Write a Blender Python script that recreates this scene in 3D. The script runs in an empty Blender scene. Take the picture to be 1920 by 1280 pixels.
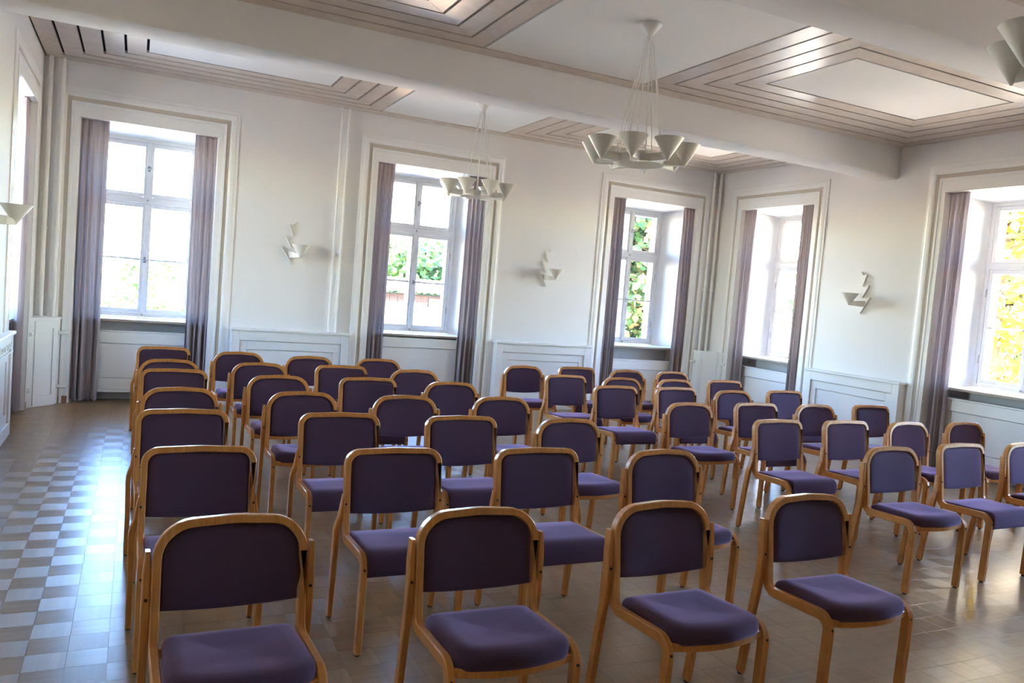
import bpy, bmesh, math, random
from mathutils import Vector, Matrix
C = bpy.context.scene.collection
sc = bpy.context.scene
PI = math.pi
# ------------------------------------------------------------------ camera
cam_d = bpy.data.cameras.new('camera'); cam = bpy.data.objects.new('camera', cam_d); C.objects.link(cam)
yaw, pitch, roll = 0.4488, -0.0611, 0.0811
fw = Vector((math.sin(yaw)*math.cos(pitch), math.cos(yaw)*math.cos(pitch), math.sin(pitch)))
rt = Vector((math.cos(yaw), -math.sin(yaw), 0)); up = rt.cross(fw)
r2 = rt*math.cos(roll)+up*math.sin(roll); u2 = -rt*math.sin(roll)+up*math.cos(roll)
M = Matrix((r2, u2, -fw)).transposed().to_4x4(); M.translation = Vector((1.025, -10.42, 1.690))
cam.matrix_world = M
cam_d.sensor_width = 36; cam_d.lens = 27.763; cam_d.clip_start = 0.05; cam_d.clip_end = 300
sc.camera = cam
# ------------------------------------------------------------------ sky, sun, exposure
w = bpy.data.worlds.new('sky'); sc.world = w; w.use_nodes = True
nt = w.node_tree; nt.nodes.clear()
wo = nt.nodes.new('ShaderNodeOutputWorld'); bg = nt.nodes.new('ShaderNodeBackground'); sk = nt.nodes.new('ShaderNodeTexSky')
sk.sky_type = 'NISHITA'; sk.sun_disc = False; sk.sun_elevation = math.radians(34); sk.sun_rotation = math.radians(143)
sk.altitude = 300; sk.air_density = 1.0; sk.dust_density = 0.2; sk.ozone_density = 2.0
bg.inputs['Strength'].default_value = 1.0
hs = nt.nodes.new('ShaderNodeHueSaturation'); hs.inputs['Saturation'].default_value = 1.15; hs.inputs['Hue'].default_value = .507
nt.links.new(sk.outputs[0], hs.inputs['Color']); nt.links.new(hs.outputs[0], bg.inputs[0]); nt.links.new(bg.outputs[0], wo.inputs[0])
sun_d = bpy.data.lights.new('sun', 'SUN'); sun = bpy.data.objects.new('sun', sun_d); C.objects.link(sun)
sun_d.energy = 26.0; sun_d.angle = math.radians(0.6); sun_d.color = (1.0, 0.89, 0.73)
to_sun = Vector((0.74, -1.0, 0.80)).normalized()
sun.rotation_euler = to_sun.to_track_quat('Z', 'Y').to_euler(); sun.location = (20, -30, 20)
sc.view_settings.view_transform = 'Standard'; sc.view_settings.look = 'None'
sc.view_settings.gamma = 1.0; sc.view_settings.use_curve_mapping = False
sc.view_settings.exposure = 3.65
sc.cycles.max_bounces = 10; sc.cycles.diffuse_bounces = 6; sc.cycles.glossy_bounces = 4
sc.cycles.transparent_max_bounces = 12; sc.cycles.caustics_reflective = False; sc.cycles.caustics_refractive = False
sc.cycles.sample_clamp_indirect = 12.0
sc.cycles.use_denoising = True
# room numbers
LX, H, YN = 9.637, 3.9, -13.0          # right wall, ceiling, wall behind the camera
REV, WBOX = 0.65, 0.20                 # reveal depth, depth of the window box behind it
SILL, ZO, ZH = 1.0, 3.293, 3.235       # sill top, lintel, window head
BACK = [(1.120, 0.745), (4.675, 0.808), (8.384, 0.802)]      # window centre, half width of the opening
RIGHT = [(1.285, 0.745), (4.785, 0.745), (8.29, 0.745)]       # measured as -y
LEFT = [(1.285, 0.745)]
HW = 0.60

def area_portal(name, loc, rot, sx, sy):
    d = bpy.data.lights.new(name, 'AREA'); d.shape = 'RECTANGLE'; d.size = sx; d.size_y = sy
    d.cycles.is_portal = True
    o = bpy.data.objects.new(name, d); C.objects.link(o); o.location = loc; o.rotation_euler = rot
for c, h in BACK:
    area_portal('window_portal', (c, REV+WBOX+.06, 2.12), (-PI/2, 0, 0), 1.2, 2.3)
for c, h in RIGHT:
    area_portal('window_portal', (LX+REV+WBOX+.06, -c, 2.12), (-PI/2, 0, -PI/2), 1.2, 2.3)
for c, h in LEFT:
    area_portal('window_portal', (-REV-WBOX-.06, -c, 2.12), (-PI/2, 0, PI/2), 1.2, 2.3)

# ------------------------------------------------------------------ helpers
def tag(o, label=None, cat=None, group=None, kind=None):
    if label: o['label'] = label
    if cat: o['category'] = cat
    if group: o['group'] = group
    if kind: o['kind'] = kind
    return o
def finish(bm, smooth=None):
    bmesh.ops.recalc_face_normals(bm, faces=bm.faces)
    return bm
def mesh_from(name, bm, mats, smooth=None):
    bmesh.ops.recalc_face_normals(bm, faces=bm.faces)
    me = bpy.data.meshes.new(name); bm.to_mesh(me); bm.free()
    for m in (mats if isinstance(mats, (list, tuple)) else [mats]): me.materials.append(m)
    if smooth is not None:
        for p in me.polygons: p.use_smooth = True
        me.set_sharp_from_angle(angle=math.radians(smooth))
    return me
def obj(name, bm, mats, parent=None, smooth=None, loc=None):
    me = mesh_from(name, bm, mats, smooth) if isinstance(bm, bmesh.types.BMesh) else bm
    o = bpy.data.objects.new(name, me); C.objects.link(o)
    if parent: o.parent = parent
    if loc is not None: o.location = loc
    return o
def empty(name, loc=(0, 0, 0), rz=0.0):
    o = bpy.data.objects.new(name, None); C.objects.link(o); o.location = loc; o.rotation_euler = (0, 0, rz)
    o.empty_display_size = 0.1
    return o
def thing(name, label, cat, loc=(0, 0, 0), rz=0.0, group=None):
    return tag(empty(name, loc, rz), label, cat, group)
def copy_tree(o, parent=None):
    c = o.copy(); C.objects.link(c)
    if parent: c.parent = parent
    for ch in list(o.children): copy_tree(ch, c)
    return c
def box(bm, x0, x1, y0, y1, z0, z1, mi=0, bev=0.0):
    if x0 > x1: x0, x1 = x1, x0
    if y0 > y1: y0, y1 = y1, y0
    v = [bm.verts.new(p) for p in ((x0,y0,z0),(x1,y0,z0),(x1,y1,z0),(x0,y1,z0),(x0,y0,z1),(x1,y0,z1),(x1,y1,z1),(x0,y1,z1))]
    fs = [bm.faces.new([v[i] for i in f]) for f in ((3,2,1,0),(4,5,6,7),(0,1,5,4),(1,2,6,5),(2,3,7,6),(3,0,4,7))]
    for f in fs: f.material_index = mi
    if bev > 0:
        ed = {e for f in fs for e in f.edges}
        r = bmesh.ops.bevel(bm, geom=list(ed), offset=bev, segments=1, affect='EDGES')
        for f in r['faces']: f.material_index = mi
    return fs
def quad(bm, *pts, mi=0):
    f = bm.faces.new([bm.verts.new(p) for p in pts]); f.material_index = mi; return f
def loft(bm, rings, cap=True, closed=True, mi=0):
    vr = [[bm.verts.new(p) for p in r] for r in rings]
    n = len(vr[0])
    for a, b in zip(vr, vr[1:]):
        for i in range(n if closed else n-1):
            j = (i+1) % n
            f = bm.faces.new((a[i], a[j], b[j], b[i])); f.material_index = mi
    if cap:
        for r in (vr[0], vr[-1]):
            try: f = bm.faces.new(r); f.material_index = mi
            except ValueError: pass
    return vr
def lathe(bm, prof, n=24, cx=0, cy=0, cap=True, mi=0):
    rings = [[(cx+r*math.cos(2*PI*i/n), cy+r*math.sin(2*PI*i/n), z) for i in range(n)] for r, z in prof]
    return loft(bm, rings, cap, True, mi)
def tube(bm, pts, r, n=8, cap=True, mi=0):
    pts = [Vector(p) for p in pts]; rings = []
    ref = Vector((0, 0, 1))
    for i, p in enumerate(pts):
        t = (pts[min(i+1, len(pts)-1)]-pts[max(i-1, 0)]).normalized()
        a = t.cross(ref)
        if a.length < 1e-3: a = t.cross(Vector((1, 0, 0)))
        a.normalize(); b = t.cross(a).normalized()
        rr = r[i] if isinstance(r, (list, tuple)) else r
        rings.append([p+a*rr*math.cos(2*PI*k/n)+b*rr*math.sin(2*PI*k/n) for k in range(n)])
    return loft(bm, rings, cap, True, mi)
def rect_sec(a, b, c):
    return [(a-c, -b), (a, -b+c), (a, b-c), (a-c, b), (-a+c, b), (-a, b-c), (-a, -b+c), (-a+c, -b)]
def sweep(bm, fr, a, b, c, scale=None):
    """fr: list of (point, thickness axis, width axis); a, b half sizes along those axes."""
    rings = []
    for i, (p, th, wd) in enumerate(fr):
        s = scale[i] if scale else 1.0
        rings.append([p+th*(u*s)+wd*v for u, v in rect_sec(a, b, c)])
    loft(bm, rings)
def round_poly(pts, radii, seg=6):
    out = [Vector(pts[0])]
    for i in range(1, len(pts)-1):
        p, a, b = Vector(pts[i]), Vector(pts[i-1]), Vector(pts[i+1])
        r = radii[i-1]
        d1, d2 = (a-p).normalized(), (b-p).normalized()
        ang = d1.angle(d2); L = r/math.tan(ang/2)
        p1, p2 = p+d1*L, p+d2*L
        ctr = p+(d1+d2).normalized()*(r/math.sin(ang/2))
        v1, v2 = p1-ctr, p2-ctr; tot = v1.angle(v2)
        for k in range(seg+1):
            t = k/seg
            out.append(ctr+(v1*math.sin((1-t)*tot)+v2*math.sin(t*tot))/math.sin(tot))
    out.append(Vector(pts[-1]))
    return out

# ------------------------------------------------------------------ materials
def new_mat(name):
    m = bpy.data.materials.new(name); m.use_nodes = True
    n = m.node_tree.nodes; b = n['Principled BSDF']
    return m, n, m.node_tree.links, b
def flat(name, col, rough=0.6, spec=0.4, metal=0.0, var=0.0, vscale=6.0, bump=0.0, bscale=200.0):
    m, n, l, b = new_mat(name)
    b.inputs['Base Color'].default_value = (*col, 1); b.inputs['Roughness'].default_value = rough
    b.inputs['Specular IOR Level'].default_value = spec; b.inputs['Metallic'].default_value = metal
    if var or bump: tc = n.new('ShaderNodeTexCoord')
    if var:
        no = n.new('ShaderNodeTexNoise'); no.inputs['Scale'].default_value = vscale; no.inputs['Detail'].default_value = 4
        mx = n.new('ShaderNodeMix'); mx.data_type = 'RGBA'; mx.blend_type = 'MULTIPLY'; mx.inputs[0].default_value = 1
        rp = n.new('ShaderNodeMapRange'); rp.inputs['To Min'].default_value = 1-var; rp.inputs['To Max'].default_value = 1+var*.3
        l.new(tc.outputs['Object'], no.inputs['Vector']); l.new(no.outputs['Fac'], rp.inputs['Value'])
        cc = n.new('ShaderNodeCombineColor')
        for k in range(3): l.new(rp.outputs[0], cc.inputs[k])
        mx.inputs[6].default_value = (*col, 1); l.new(cc.outputs[0], mx.inputs[7]); l.new(mx.outputs[2], b.inputs['Base Color'])
    if bump:
        nb = n.new('ShaderNodeTexNoise'); nb.inputs['Scale'].default_value = bscale; nb.inputs['Detail'].default_value = 3
        bp = n.new('ShaderNodeBump'); bp.inputs['Strength'].default_value = bump; bp.inputs['Distance'].default_value = 0.002
        l.new(tc.outputs['Object'], nb.inputs['Vector']); l.new(nb.outputs['Fac'], bp.inputs['Height']); l.new(bp.outputs[0], b.inputs['Normal'])
    return m
def wood(name, c1, c2, rough=0.35, stretch=(18, 2.2, 18), coat=0.0, spec=0.5, rand=0.0, coord='Object'):
    m, n, l, b = new_mat(name)
    tc = n.new('ShaderNodeTexCoord'); mp = n.new('ShaderNodeMapping'); mp.inputs['Scale'].default_value = stretch
    no = n.new('ShaderNodeTexNoise'); no.inputs['Scale'].default_value = 2.0; no.inputs['Detail'].default_value = 6; no.inputs['Distortion'].default_value = 0.6
    rp = n.new('ShaderNodeValToRGB'); rp.color_ramp.elements[0].position = .3; rp.color_ramp.elements[1].position = .72
    rp.color_ramp.elements[0].color = (*c1, 1); rp.color_ramp.elements[1].color = (*c2, 1)
    l.new(tc.outputs[coord], mp.inputs['Vector']); l.new(mp.outputs[0], no.inputs['Vector']); l.new(no.outputs['Fac'], rp.inputs['Fac'])
    b.inputs['Roughness'].default_value = rough; b.inputs['Specular IOR Level'].default_value = spec
    b.inputs['Coat Weight'].default_value = coat; b.inputs['Coat Roughness'].default_value = 0.15
    src = rp.outputs[0]
    if rand:
        oi = n.new('ShaderNodeObjectInfo'); mr = n.new('ShaderNodeMapRange'); mr.inputs['To Min'].default_value = 1-rand; mr.inputs['To Max'].default_value = 1+rand
        hs = n.new('ShaderNodeHueSaturation'); l.new(oi.outputs['Random'], mr.inputs['Value']); l.new(mr.outputs[0], hs.inputs['Value'])
        l.new(src, hs.inputs['Color']); src = hs.outputs[0]
        ad = n.new('ShaderNodeVectorMath'); ad.operation = 'ADD'
        l.new(tc.outputs[coord], ad.inputs[0]); l.new(oi.outputs['Random'], ad.inputs[1]); l.new(ad.outputs[0], mp.inputs['Vector'])
    l.new(src, b.inputs['Base Color'])
    bp = n.new('ShaderNodeBump'); bp.inputs['Strength'].default_value = .12; bp.inputs['Distance'].default_value = .001
    l.new(no.outputs['Fac'], bp.inputs['Height']); l.new(bp.outputs[0], b.inputs['Normal'])
    return m
MW = flat('wall_paint', (.80, .78, .765), .75, .3, var=.03, vscale=1.5, bump=.08, bscale=120)
MCEIL = flat('ceiling_paint', (.78, .76, .73), .8, .25)
MTRIM = flat('white_gloss_paint', (.85, .84, .82), .4, .5, var=.03, vscale=3)
MGROOVE = flat('beige_groove', (.56, .50, .42), .6, .3)  # groove strip of the architrave, a darker beige than the trim
MREVEAL = flat('reveal_paint', (.88, .87, .86), .7, .3)
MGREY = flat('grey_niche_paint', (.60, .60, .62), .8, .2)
MDARK = flat('dark_gap', (.012, .012, .013), .9, .1)
MSILL = flat('sill_edge_wood', (.42, .33, .25), .5, .4, var=.1)
MBOARD = wood('ceiling_board_wood', (.50, .415, .355), (.60, .51, .44), .30, (3, 3, 3), rand=.06, spec=.5)
MSKIRT = wood('skirting_wood', (.27, .15, .07), (.36, .21, .10), .4)
MBEECH = wood('beech_lacquer', (.54, .215, .055), (.71, .325, .095), .32, (40, 5, 5), coat=.12, spec=.4)
MSOCKET = flat('dark_screw', (.02, .018, .015), .4, .5)
MGLIDE = flat('black_glide', (.02, .02, .02), .5, .5)
MLAMP = flat('lamp_enamel', (.74, .715, .67), .35, .5)
MMETAL = flat('nickel_fitting', (.45, .45, .45), .35, .5, metal=.8)
def fabric(name, c1, c2, rough=.85, sheen=.35, trans=0.0):
    m, n, l, b = new_mat(name)
    tc = n.new('ShaderNodeTexCoord'); no = n.new('ShaderNodeTexNoise'); no.inputs['Scale'].default_value = 260; no.inputs['Detail'].default_value = 2
    mx = n.new('ShaderNodeMix'); mx.data_type = 'RGBA'; mx.inputs[6].default_value = (*c1, 1); mx.inputs[7].default_value = (*c2, 1)
    l.new(tc.outputs['Object'], no.inputs['Vector']); l.new(no.outputs['Fac'], mx.inputs[0]); l.new(mx.outputs[2], b.inputs['Base Color'])
    b.inputs['Roughness'].default_value = rough; b.inputs['Sheen Weight'].default_value = sheen; b.inputs['Sheen Roughness'].default_value = .45; b.inputs['Sheen Tint'].default_value = (.76, .52, .84, 1); b.inputs['Specular IOR Level'].default_value = .15
    bp = n.new('ShaderNodeBump'); bp.inputs['Strength'].default_value = .25; bp.inputs['Distance'].default_value = .001
    l.new(no.outputs['Fac'], bp.inputs['Height']); l.new(bp.outputs[0], b.inputs['Normal'])
    if trans:
        tr = n.new('ShaderNodeBsdfTranslucent'); ms = n.new('ShaderNodeMixShader'); ms.inputs[0].default_value = trans
        l.new(mx.outputs[2], tr.inputs['Color'])
        out = n['Material Output']; l.new(b.outputs[0], ms.inputs[1]); l.new(tr.outputs[0], ms.inputs[2]); l.new(ms.outputs[0], out.inputs[0])
    return m
MPURPLE = fabric('purple_wool', (.064, .034, .060), (.094, .054, .090), sheen=.55)
MCURT = fabric('mauve_curtain', (.36, .305, .315), (.43, .365, .375), trans=.15, sheen=.0)
def glass_mat():
    m, n, l, b = new_mat('window_glass'); n.remove(b)
    tr = n.new('ShaderNodeBsdfTransparent'); tr.inputs[0].default_value = (.97, .98, .975, 1)
    gl = n.new('ShaderNodeBsdfGlossy'); gl.inputs['Roughness'].default_value = .02
    fr = n.new('ShaderNodeFresnel'); fr.inputs['IOR'].default_value = 1.3
    ms = n.new('ShaderNodeMixShader'); l.new(fr.outputs[0], ms.inputs[0]); l.new(tr.outputs[0], ms.inputs[1]); l.new(gl.outputs[0], ms.inputs[2])
    l.new(ms.outputs[0], n['Material Output'].inputs[0]); return m
MGLASS = glass_mat()
TILE, TX0, TY0 = 0.157, 0.679, -6.503
def parquet_mat():
    m, n, l, b = new_mat('oak_mosaic_parquet')
    ge = n.new('ShaderNodeNewGeometry'); mp = n.new('ShaderNodeMapping'); mp.vector_type = 'POINT'
    mp.inputs['Location'].default_value = (-TX0/TILE+200, -TY0/TILE+200, 0); mp.inputs['Scale'].default_value = (1/TILE, 1/TILE, 0)
    l.new(ge.outputs['Position'], mp.inputs['Vector'])
    sp = n.new('ShaderNodeSeparateXYZ'); l.new(mp.outputs[0], sp.inputs[0])
    def mth(op, a, bb=None):
        x = n.new('ShaderNodeMath'); x.operation = op
        for k, v in enumerate((a, bb)):
            if v is None: continue
            if isinstance(v, (int, float)): x.inputs[k].default_value = v
            else: l.new(v, x.inputs[k])
        return x.outputs[0]
    fx, fy = mth('FLOOR', sp.outputs[0]), mth('FLOOR', sp.outputs[1])
    par = mth('MODULO', mth('ADD', fx, fy), 2.0)
    ux, uy = mth('FRACT', sp.outputs[0]), mth('FRACT', sp.outputs[1])
    # across-strip coordinate: x for one parity, y for the other
    mixf = n.new('ShaderNodeMix'); l.new(par, mixf.inputs[0]); l.new(ux, mixf.inputs[2]); l.new(uy, mixf.inputs[3])
    strip = mth('FLOOR', mth('MULTIPLY', mixf.outputs[0], 6.0))
    cv = n.new('ShaderNodeCombineXYZ'); l.new(fx, cv.inputs[0]); l.new(fy, cv.inputs[1]); l.new(strip, cv.inputs[2])
    wn = n.new('ShaderNodeTexWhiteNoise'); wn.noise_dimensions = '3D'; l.new(cv.outputs[0], wn.inputs['Vector'])
    cv2 = n.new('ShaderNodeCombineXYZ'); l.new(fx, cv2.inputs[0]); l.new(fy, cv2.inputs[1])
    wt = n.new('ShaderNodeTexWhiteNoise'); wt.noise_dimensions = '3D'; l.new(cv2.outputs[0], wt.inputs['Vector'])
    # grain stretched along the strips
    gs = n.new('ShaderNodeCombineXYZ')
    mA = n.new('ShaderNodeMix'); l.new(par, mA.inputs[0]); mA.inputs[2].default_value = 14; mA.inputs[3].default_value = 1.6
    mB = n.new('ShaderNodeMix'); l.new(par, mB.inputs[0]); mB.inputs[2].default_value = 1.6; mB.inputs[3].default_value = 14
    l.new(mth('MULTIPLY', sp.outputs[0], mA.outputs[0]), gs.inputs[0]); l.new(mth('MULTIPLY', sp.outputs[1], mB.outputs[0]), gs.inputs[1]); l.new(wn.outputs['Value'], gs.inputs[2])
    no = n.new('ShaderNodeTexNoise'); no.inputs['Scale'].default_value = 1.5; no.inputs['Detail'].default_value = 4; l.new(gs.outputs[0], no.inputs['Vector'])
    val = mth('ADD', mth('ADD', mth('MULTIPLY', wn.outputs['Value'], .22), mth('MULTIPLY', no.outputs['Fac'], .4)), mth('MULTIPLY', par, -.06))  # parity term darkens alternate blocks, gloss by grain direction put into the colour
    val = mth('ADD', val, mth('MULTIPLY', wt.outputs['Value'], .12))
    rp = n.new('ShaderNodeValToRGB'); rp.color_ramp.elements[0].position = .1; rp.color_ramp.elements[1].position = 1.0
    rp.color_ramp.elements[0].color = (.25, .152, .078, 1); rp.color_ramp.elements[1].color = (.43, .285, .150, 1)
    l.new(val, rp.inputs['Fac']); l.new(rp.outputs[0], b.inputs['Base Color'])
    l.new(mth('ADD', mth('MULTIPLY', wt.outputs['Value'], .06), .31), b.inputs['Roughness']); b.inputs['Specular IOR Level'].default_value = .33
    tg = n.new('ShaderNodeCombineXYZ'); tg.inputs[0].default_value = 1.0; l.new(tg.outputs[0], b.inputs['Tangent'])
    b.inputs['Anisotropic'].default_value = .42; l.new(mth('MULTIPLY', par, .25), b.inputs['Anisotropic Rotation'])
    b.inputs['Coat Weight'].default_value = .10; b.inputs['Coat Roughness'].default_value = .22
    big = n.new('ShaderNodeTexNoise'); big.inputs['Scale'].default_value = 5.0; l.new(ge.outputs['Position'], big.inputs['Vector'])
    bp = n.new('ShaderNodeBump'); bp.inputs['Strength'].default_value = .25; bp.inputs['Distance'].default_value = .0012
    l.new(mth('ADD', mth('MULTIPLY', no.outputs['Fac'], .6), mth('ADD', mth('MULTIPLY', wn.outputs['Value'], .25), big.outputs['Fac'])), bp.inputs['Height']); l.new(bp.outputs[0], b.inputs['Normal'])
    return m
MPARQ = parquet_mat()
MSUB = flat('floor_joint', (.19, .125, .075), .6, .3)
MGRAVEL = flat('pale_bounce_gravel', (.48, .425, .35), .9, .1, var=.3, vscale=1.5)  # ground made up pale and warm to bounce sunlight into the room
MBARK = flat('bark', (.10, .075, .05), .9, .1, var=.4, vscale=8)
MHUT = wood('hut_boards', (.07, .035, .022), (.12, .062, .04), .7, (1, 1, 6))
MFENCE = wood('pale_boards', (.30, .20, .12), (.40, .28, .17), .7, (8, 8, 1))
MROOF = flat('corrugated_sheet', (.30, .25, .23), .6, .3, var=.2)
MBLUE = flat('blue_sheet', (.10, .16, .42), .5, .4)
def leaf_mat(name, cols):
    m, n, l, b = new_mat(name)
    ge = n.new('ShaderNodeNewGeometry'); rp = n.new('ShaderNodeValToRGB'); rp.color_ramp.interpolation = 'CONSTANT'
    while len(rp.color_ramp.elements) < len(cols): rp.color_ramp.elements.new(.5)
    for i, cc in enumerate(cols): rp.color_ramp.elements[i].position = i/len(cols); rp.color_ramp.elements[i].color = (*cc, 1)
    l.new(ge.outputs['Random Per Island'], rp.inputs['Fac']); l.new(rp.outputs[0], b.inputs['Base Color']); b.inputs['Roughness'].default_value = .6
    tr = n.new('ShaderNodeBsdfTranslucent'); ms = n.new('ShaderNodeMixShader'); ms.inputs[0].default_value = .4
    l.new(rp.outputs[0], tr.inputs['Color']); l.new(b.outputs[0], ms.inputs[1]); l.new(tr.outputs[0], ms.inputs[2]); l.new(ms.outputs[0], n['Material Output'].inputs[0])
    return m
MLEAFG = leaf_mat('green_leaves', [(.06, .13, .03), (.09, .17, .04), (.13, .20, .05), (.05, .10, .03), (.19, .18, .05), (.24, .15, .06)])
MLEAFY = leaf_mat('yellow_leaves', [(.40, .24, .008), (.46, .29, .012), (.34, .19, .006), (.44, .32, .03), (.30, .25, .03)])
MLEAFB = leaf_mat('pale_green_leaves', [(.09, .15, .03), (.13, .18, .05), (.07, .12, .025)])

# ------------------------------------------------------------------ room shell
def place(bm, frame):
    """frame: (origin, u axis, outward axis); local coordinates are (u, depth outward, z)."""
    o, u, d = frame
    m = Matrix((u, d, Vector((0, 0, 1)))).transposed().to_4x4(); m.translation = o
    bmesh.ops.transform(bm, matrix=m, verts=bm.verts)
    return bm
F_BACK = (Vector((0, 0, 0)), Vector((1, 0, 0)), Vector((0, 1, 0)))
F_RIGHT = (Vector((LX, 0, 0)), Vector((0, -1, 0)), Vector((1, 0, 0)))
F_LEFT = (Vector((0, 0, 0)), Vector((0, -1, 0)), Vector((-1, 0, 0)))
def wall(name, frame, u0, u1, wins):
    bm = bmesh.new(); TOP = 4.2; OUT = REV+WBOX+.05
    def cells(d, opens, mi=0):
        us = sorted({u0, u1, *[a for o in opens for a in o[:2]]}); zs = sorted({-.05, TOP, *[a for o in opens for a in o[2:]]})
        for a, b in zip(us, us[1:]):
            for p, q in zip(zs, zs[1:]):
                mu, mz = (a+b)/2, (p+q)/2
                if any(o[0] < mu < o[1] and o[2] < mz < o[3] for o in opens): continue
                quad(bm, (a, d, p), (b, d, p), (b, d, q), (a, d, q), mi=mi)
    cells(0, [(c-h, c+h, -.05, ZO) for c, h in wins])
    cells(OUT, [(c-HW, c+HW, SILL, ZH) for c, h in wins])
    quad(bm, (u0, 0, TOP), (u1, 0, TOP), (u1, OUT, TOP), (u0, OUT, TOP))
    quad(bm, (u0, 0, -.05), (u0, OUT, -.05), (u0, OUT, TOP), (u0, 0, TOP)); quad(bm, (u1, 0, -.05), (u1, OUT, -.05), (u1, OUT, TOP), (u1, 0, TOP))
    for c, h in wins:
        for s in (-1, 1):                                        # splayed reveals, running down into the radiator niche
            quad(bm, (c+s*h, 0, -.05), (c+s*HW, REV, -.05), (c+s*HW, REV, ZH), (c+s*h, 0, ZO), mi=1)
            quad(bm, (c+s*HW, REV, SILL-.05), (c+s*HW, OUT, SILL-.05), (c+s*HW, OUT, ZH), (c+s*HW, REV, ZH), mi=1)
        quad(bm, (c-h, 0, ZO), (c+h, 0, ZO), (c+HW, REV, ZH), (c-HW, REV, ZH), mi=1)
        quad(bm, (c-HW, REV, ZH), (c+HW, REV, ZH), (c+HW, OUT, ZH), (c-HW, OUT, ZH), mi=1)
        k = .36/REV; hn = h+(HW-h)*k
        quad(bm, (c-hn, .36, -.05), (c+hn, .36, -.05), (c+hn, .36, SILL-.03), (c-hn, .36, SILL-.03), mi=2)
        quad(bm, (c-HW, REV, SILL-.05), (c+HW, REV, SILL-.05), (c+HW, OUT, SILL-.02), (c-HW, OUT, SILL-.02), mi=1)
    place(bm, frame)
    me = mesh_from(name, bm, [MW, MREVEAL, MGREY]); o = bpy.data.objects.new(name, me); C.objects.link(o)
    return tag(o, kind='structure')
wall('wall_back', F_BACK, -.0, LX, BACK)
wall('wall_right', F_RIGHT, -.0, -YN, RIGHT)
wall('wall_left', F_LEFT, -.0, -YN, LEFT)
bm = bmesh.new(); box(bm, -.1, LX+.1, YN-.2, YN, -.05, 4.2); tag(obj('wall_front', bm, MSKIRT), kind='structure')  # unseen end wall, made dark wood to cut light bounced onto chair backs
# corner blocks close the outside of the thick walls
for x0, x1 in ((-REV-WBOX-.05, 0), (LX, LX+REV+WBOX+.05)):
    bm = bmesh.new(); box(bm, x0, x1, 0, REV+WBOX+.05, -.05, 4.2); tag(obj('wall_corner', bm, MW), kind='structure')

# floor: joint bed, the largest parquet blocks one by one, the rest as one mesh
bm = bmesh.new(); box(bm, -.45, LX+.45, YN, .45, -.12, -.004)
floor = tag(obj('floor', bm, MSUB), kind='structure')
def block(bm, x, y, tz=0.0, s=TILE/2-.0003, h=.010):
    b_ = .0004
    v0 = [bm.verts.new((x+a*s, y+b*s, -h)) for a, b in ((-1,-1),(1,-1),(1,1),(-1,1))]
    v1 = [bm.verts.new((x+a*s, y+b*s, -b_)) for a, b in ((-1,-1),(1,-1),(1,1),(-1,1))]
    v2 = [bm.verts.new((x+a*(s-b_), y+b*(s-b_), tz*a)) for a, b in ((-1,-1),(1,-1),(1,1),(-1,1))]
    for p, q in ((v0, v1), (v1, v2)):
        for i in range(4): bm.faces.new((p[i], p[(i+1)%4], q[(i+1)%4], q[i]))
    bm.faces.new(v2)
inv = M.inverted(); fpx = cam_d.lens/36*1920
def pixel(p):
    q = inv @ Vector(p)
    if q.z > -.1: return None
    return 960+fpx*q.x/-q.z, 640-fpx*q.y/-q.z, -q.z
cand, rest = [], []
i0, i1 = math.ceil((0-TX0)/TILE-.5), math.floor((LX-TX0)/TILE-.5)
j0, j1 = math.ceil((YN-TY0)/TILE-.5), math.floor((0-TY0)/TILE-.5)
for i in range(i0, i1+1):
    for j in range(j0, j1+1):
        x, y = TX0+(i+.5)*TILE, TY0+(j+.5)*TILE
        if y < -10.4: continue
        q = pixel((x, y, 0))
        if q and -20 < q[0] < 1940 and -20 < q[1] < 1300: cand.append((q[2], x, y))
        else: rest.append((x, y))
cand.sort()
bm = bmesh.new(); block(bm, 0, 0); bme = mesh_from('parquet_block', bm, MPARQ)
for d, x, y in cand[:298]: obj('parquet_block', bme, None, floor, loc=(x, y, 0))
bm = bmesh.new(); rnd = random.Random(3)
for x, y in [(a, b) for _, a, b in cand[298:]]+rest: block(bm, x, y)
tag(obj('parquet_blocks', bm, MPARQ, floor), kind='stuff')
bm = bmesh.new()                                                   # plain cut strips along the walls and the floor behind the camera
xa, xb, ya, yb = TX0+i0*TILE, TX0+(i1+1)*TILE, -10.4, TY0+(j1+1)*TILE
for q in ((0, LX, yb, 0), (0, xa, YN, yb), (xb, LX, YN, yb), (xa, xb, YN, TY0+math.floor((-10.4-TY0)/TILE+.5)*TILE)): box(bm, *q, -.01, -.0004)
for c, h in BACK: box(bm, c-h, c+h, 0, .36, -.01, -.0006)
for c, h in RIGHT: box(bm, LX, LX+.36, -c-h, -c+h, -.01, -.0006)
for c, h in LEFT: box(bm, -.36, 0, -c-h, -c+h, -.01, -.0006)
obj('floor_border', bm, MPARQ, floor)

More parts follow.
